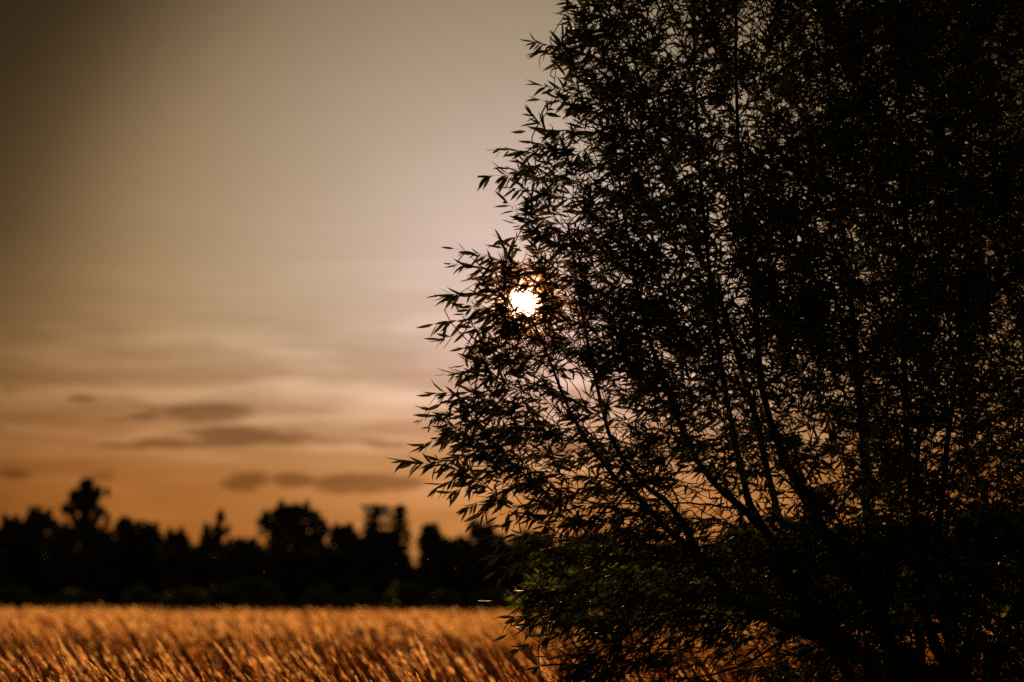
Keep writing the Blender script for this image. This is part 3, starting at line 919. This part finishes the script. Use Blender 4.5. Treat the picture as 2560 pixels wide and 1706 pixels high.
TREES = [
 ('broadleaf_tree', 'broad', -70, 1285, 70, 1440, 'dark rounded tree cut by the left edge of the photo'),
 ('broadleaf_tree', 'broad', 20, 1283, 42, 1440, 'dark tree with small sky gaps at the left end of the wood'),
 ('broadleaf_tree', 'broad', 92, 1262, 52, 1430, 'dark tree with a flat ragged top just left of the tall airy tree'),
 ('birch_tree', 'airy', 210, 1196, 54, 1335, 'tall airy birch with hanging sprays rising above the wood'),
 ('broadleaf_tree', 'broad', 165, 1300, 52, 1440, 'low dark tree below the left side of the tall airy birch'),
 ('broadleaf_tree', 'broad', 245, 1312, 46, 1450, 'low dark tree below the right side of the tall airy birch'),
 ('birch_tree', 'airy', 308, 1292, 34, 1380, 'small airy tree with a sky gap through its crown'),
 ('broadleaf_tree', 'broad', 365, 1299, 42, 1440, 'dark tree with a blunt square top right of the sky gap'),
 ('broadleaf_tree', 'broad', 438, 1316, 40, 1450, 'small dark tree sloping down beside a dip in the wood'),
 ('spruce_tree', 'spire', 549, 1280, 66, 1440, 'slender pointed spruce left of the largest round tree'),
 ('spruce_tree', 'spire', 513, 1311, 40, 1430, 'shorter spruce leaning on the left side of the pointed spruce'),
 ('broadleaf_tree', 'broad', 605, 1343, 45, 1450, 'low dark tree in the dip between spruce and largest round tree'),
 ('broadleaf_tree', 'broad', 728, 1247, 92, 1460, 'largest round topped tree of the wood with two small peaks'),
 ('broadleaf_tree', 'broad', 858, 1299, 36, 1430, 'small twin peaked tree between the largest round tree and the pines'),
 ('pine_tree', 'pine', 940, 1260, 74, 1420, 'taller left pine of the pair with flat branch layers'),
 ('pine_tree', 'pine', 997, 1264, 37, 1420, 'right pine of the pair beside the bright slit of sky'),
 ('broadleaf_tree', 'broad', 935, 1318, 52, 1450, 'broad dark tree filling in under the pair of pines'),
 ('broadleaf_tree', 'broad', 1078, 1303, 27, 1440, 'narrow dark tree right of the bright slit of sky'),
 ('broadleaf_tree', 'broad', 1118, 1337, 34, 1450, 'low dark tree in the last dip before the willow'),
 ('broadleaf_tree', 'broad', 1205, 1297, 62, 1450, 'broad dark tree half hidden by the left edge of the willow'),
 ('broadleaf_tree', 'broad', 1330, 1318, 70, 1450, 'far round tree behind the left third of the willow'),
 ('broadleaf_tree', 'broad', 1480, 1322, 80, 1450, 'far wide tree seen between the lower willow branches'),
 ('broadleaf_tree', 'broad', 1640, 1345, 80, 1450, 'far low tree under the large sky gap in the willow'),
 ('broadleaf_tree', 'broad', 1880, 1310, 95, 1450, 'far round tree behind the middle stems of the willow'),
 ('broadleaf_tree', 'broad', 2080, 1318, 90, 1450, 'far wide tree behind the upright willow stems'),
 ('broadleaf_tree', 'broad', 2290, 1300, 95, 1450, 'far tree behind the pair of right willow stems'),
 ('broadleaf_tree', 'broad', 2500, 1262, 110, 1450, 'tall far tree behind the right edge of the willow'),
]
for (nm, kd, px, top, half, low, lab) in TREES:
    far_tree(nm, kd, px, top, half * (1.28 if kd != 'airy' else 1.05), max(low, 1470) if kd != 'airy' else low, lab, dist=FAR + random.uniform(-3, 3))

# shaded depth of the wood behind the front trees: reads as one mass
C, R = [], []
for px in np.arange(-260, 2900, 13):
    for row in range(3):
        d = FAR + 5 + row * 3
        tp = 1398 + 20 * noise.noise((px * .013, row * 3.0, 2)) + 12 * noise.noise((px * .05, row, 5)) - row * 8
        if 1005 < px < 1060: tp += 45
        if 280 < px < 330: tp -= 8
        py = tp
        while py < 1540:
            p = at(px + random.uniform(-8, 8), py, d + random.uniform(-1, 1))
            C.append(tuple(p)); R.append(random.uniform(.45, .75)); py += 17
v, t, c = clump_mesh(C, R, 26, .42)
link('woodland', npmesh('woodland', v, t, MAT_FAR, c), kind='stuff', label='dark shaded depth of the wood behind the front row of trees', category='woodland')

# bushes along the far edge of the field
BUSH = [(40, 1470, 70, 'low dark bush at the left end of the hedge line'), (190, 1478, 80, 'long low bush under the tall airy birch'),
        (352, 1468, 56, 'small dark bush left of the big dome shaped bush'), (470, 1475, 60, 'low bush touching the left side of the dome shaped bush'),
        (622, 1450, 84, 'big dome shaped bush with a lit rim'), (800, 1466, 56, 'smaller dome shaped bush right of the big one'),
        (905, 1474, 52, 'flat bush between the small dome and the pines'), (1010, 1456, 66, 'wide bush below the pair of pines'),
        (1115, 1478, 56, 'low bush just left of the willow outline'), (1220, 1472, 62, 'bush half hidden by the left willow twigs'),
        (1350, 1470, 76, 'far bush behind the lowest left willow branches'), (1500, 1478, 80, 'far bush behind the crossing willow boughs'),
        (1660, 1470, 84, 'far bush below the sky gap in the willow'), (1840, 1466, 90, 'far bush behind the leaning willow stems'),
        (2030, 1470, 95, 'far bush behind the thick willow stem'), (2230, 1472, 100, 'far bush seen between the upright willow stems'),
        (2440, 1468, 110, 'far bush behind the right edge of the willow')]
for (px, top, half, lab) in BUSH:
    d = FAR - 33 + random.uniform(-3, 3)
    k = d / FPX
    b = at(px, 1515, d); b.z = float(gz(b.x, b.y))
    zt = at(px, top, d).z - b.z; hw = half * k * random.uniform(1.25, 1.7)
    r = thing('bush', b, lab, 'bush', 'bushes along the far edge of the field')
    C, R = [], []
    for _ in range(95):
        a, e = random.random() * 6.283, random.random()
        q = .9 * random.random() ** .3
        z = zt * e
        wr = hw * math.sqrt(max(.03, 1 - e ** 2.2)) * (1 + .35 * noise.noise((e * 1.7, math.cos(a), px * .1)))
        rr = random.uniform(.2, .42)
        C.append((math.cos(a) * q * max(.05, wr - .2), math.sin(a) * q * max(.05, wr - .2), min(z, zt - rr * .7))); R.append(rr)
    v, t, c = clump_mesh(C, R, 110, .11)
    link('crown', npmesh('crown', v, t, MAT_HEDGE, c), r, kind='stuff')
    st = Acc()
    for c_ in C[::6]:
        st.add(*tube(smooth_line([(random.uniform(-.1, .1), random.uniform(-.1, .1), -.05), (c_[0] * .4, c_[1] * .4, c_[2] * .6), c_], 5), np.linspace(.04, .012, 5), 4))
    v, t = st.get()
    link('stems', npmesh('stems', v, t, MAT_TRUNK, smooth=True), r, kind='stuff')

# ------------------------------------------------------------------ single grass stalks in focus at the front of the field
STALK = [(30, 1585, 10.2, 'pale beaded grass stalk standing upright at the far left of the field'),
         (14, 1668, 9.8, 'bright leaning grass stalk in the bottom left corner'),
         (52, 1668, 10.0, 'short grass stalk just right of the one in the bottom left corner'),
         (150, 1658, 10.1, 'thin leaning grass stalk with a golden head below the tall airy birch'),
         (372, 1656, 10.3, 'upright pale grass stalk below the big dome shaped bush, in front of the grass'),
         (696, 1586, 12.2, 'short bright grass stalk under the gap between the two dome bushes'),
         (822, 1584, 12.8, 'long bright grass stalk leaning left below the smaller dome bush'),
         (757, 1590, 13.0, 'curved grass stalk with a heavy golden head left of the long bright one'),
         (735, 1678, 10.4, 'low drooping grass stalk at the bottom edge below the curved one'),
         (915, 1655, 10.9, 'leaning grass stalk with a pale tip under the pair of pines'),
         (985, 1632, 11.6, 'golden grass stalk leaning left below the bright slit of sky'),
         (1270, 1690, 10.2, 'bright grass stalk beside the lowest left twigs of the willow'),
         (530, 1628, 11.2, 'arching golden grass stalk between the left end and the middle of the field')]
for (px, py, d, lab) in STALK:
    tip = at(px, py, d)
    gzb = float(gz(tip.x, tip.y))
    h = tip.z - gzb
    lean = random.uniform(.22, .42)
    b = Vector((tip.x + lean * h, tip.y + random.uniform(-.05, .05), gzb))
    rt = thing('grass_stalk', b, lab, 'grass stalk', 'single grass stalks at the front of the field')
    t_ = np.linspace(0, 1, 12)
    rel_tip = tip - b
    line = np.stack([rel_tip.x * t_ ** 2, rel_tip.y * t_ ** 2, rel_tip.z * t_], -1)
    v, t = tube(line, np.linspace(.0021, .0007, 12), 5)
    link('stem', npmesh('stem', v, t, MAT_GRASS, np.full(len(v), .35), smooth=True), rt)
    ac = Acc(); hl = random.uniform(.13, .18)
    for k in range(46):
        f = 1 - hl / h * random.random()
        c = np.array([np.interp(f, t_, line[:, i]) for i in range(3)])
        tg = unit(np.array([2 * rel_tip.x * f, 2 * rel_tip.y * f, rel_tip.z]))
        o_ = unit(np.cross(tg, rng.normal(0, 1, 3)))
        e = c + tg * random.uniform(.006, .011) + o_ * random.uniform(.003, .007)
        ac.add(*tube(np.array([c, (c + e) / 2, e]), np.array([.0006, .0021, .0005]), 4))
    v, t = ac.get()
    link('seed_head', npmesh('seed_head', v, t, MAT_GRASS, np.full(len(v), random.uniform(.8, 1.0))), rt)

# ------------------------------------------------------------------ midges drifting in the low sun
def midge_mesh():
    ac = Acc()
    ac.add(*tube(np.array([(0, -.0035, 0), (0, -.002, .0004), (0, .001, .0008), (0, .0032, .0002)]), np.array([.0004, .0012, .0014, .0004]), 6))
    for sx in (-1, 1):
        w_ = np.array([(0, .0005, .0012), (sx * .003, .0022, .0026), (sx * .0062, .0004, .0034), (sx * .0036, -.0016, .0024)])
        ac.add(np.vstack([w_, w_ + np.array([0, 0, .00015])]), [(0, 1, 2), (0, 2, 3), (4, 6, 5), (4, 7, 6)])
    return ac.get()
v, t = midge_mesh()
mm = npmesh('midge', v, t, MAT_GRASS, np.full(len(v), .95))
for (px, py, d) in [(992, 1412, 10.6), (1070, 1400, 10.9), (1139, 1422, 11.2), (984, 1501, 10.8), (660, 1430, 11.3), (990, 1523, 11.0), (1206, 1514, 10.7), (760, 1263, 11.2), (878, 1580, 10.4), (1146, 1650, 11.4)]:
    o = link('midge', mm)
    o.location = at(px, py, d); o.rotation_euler = (random.uniform(-.4, .4), random.uniform(-.4, .4), random.uniform(0, 6.28))
    o['label'] = 'tiny sunlit midge hovering in the air left of the willow'
    o['category'] = 'insect'
    o['group'] = 'midges drifting over the field'
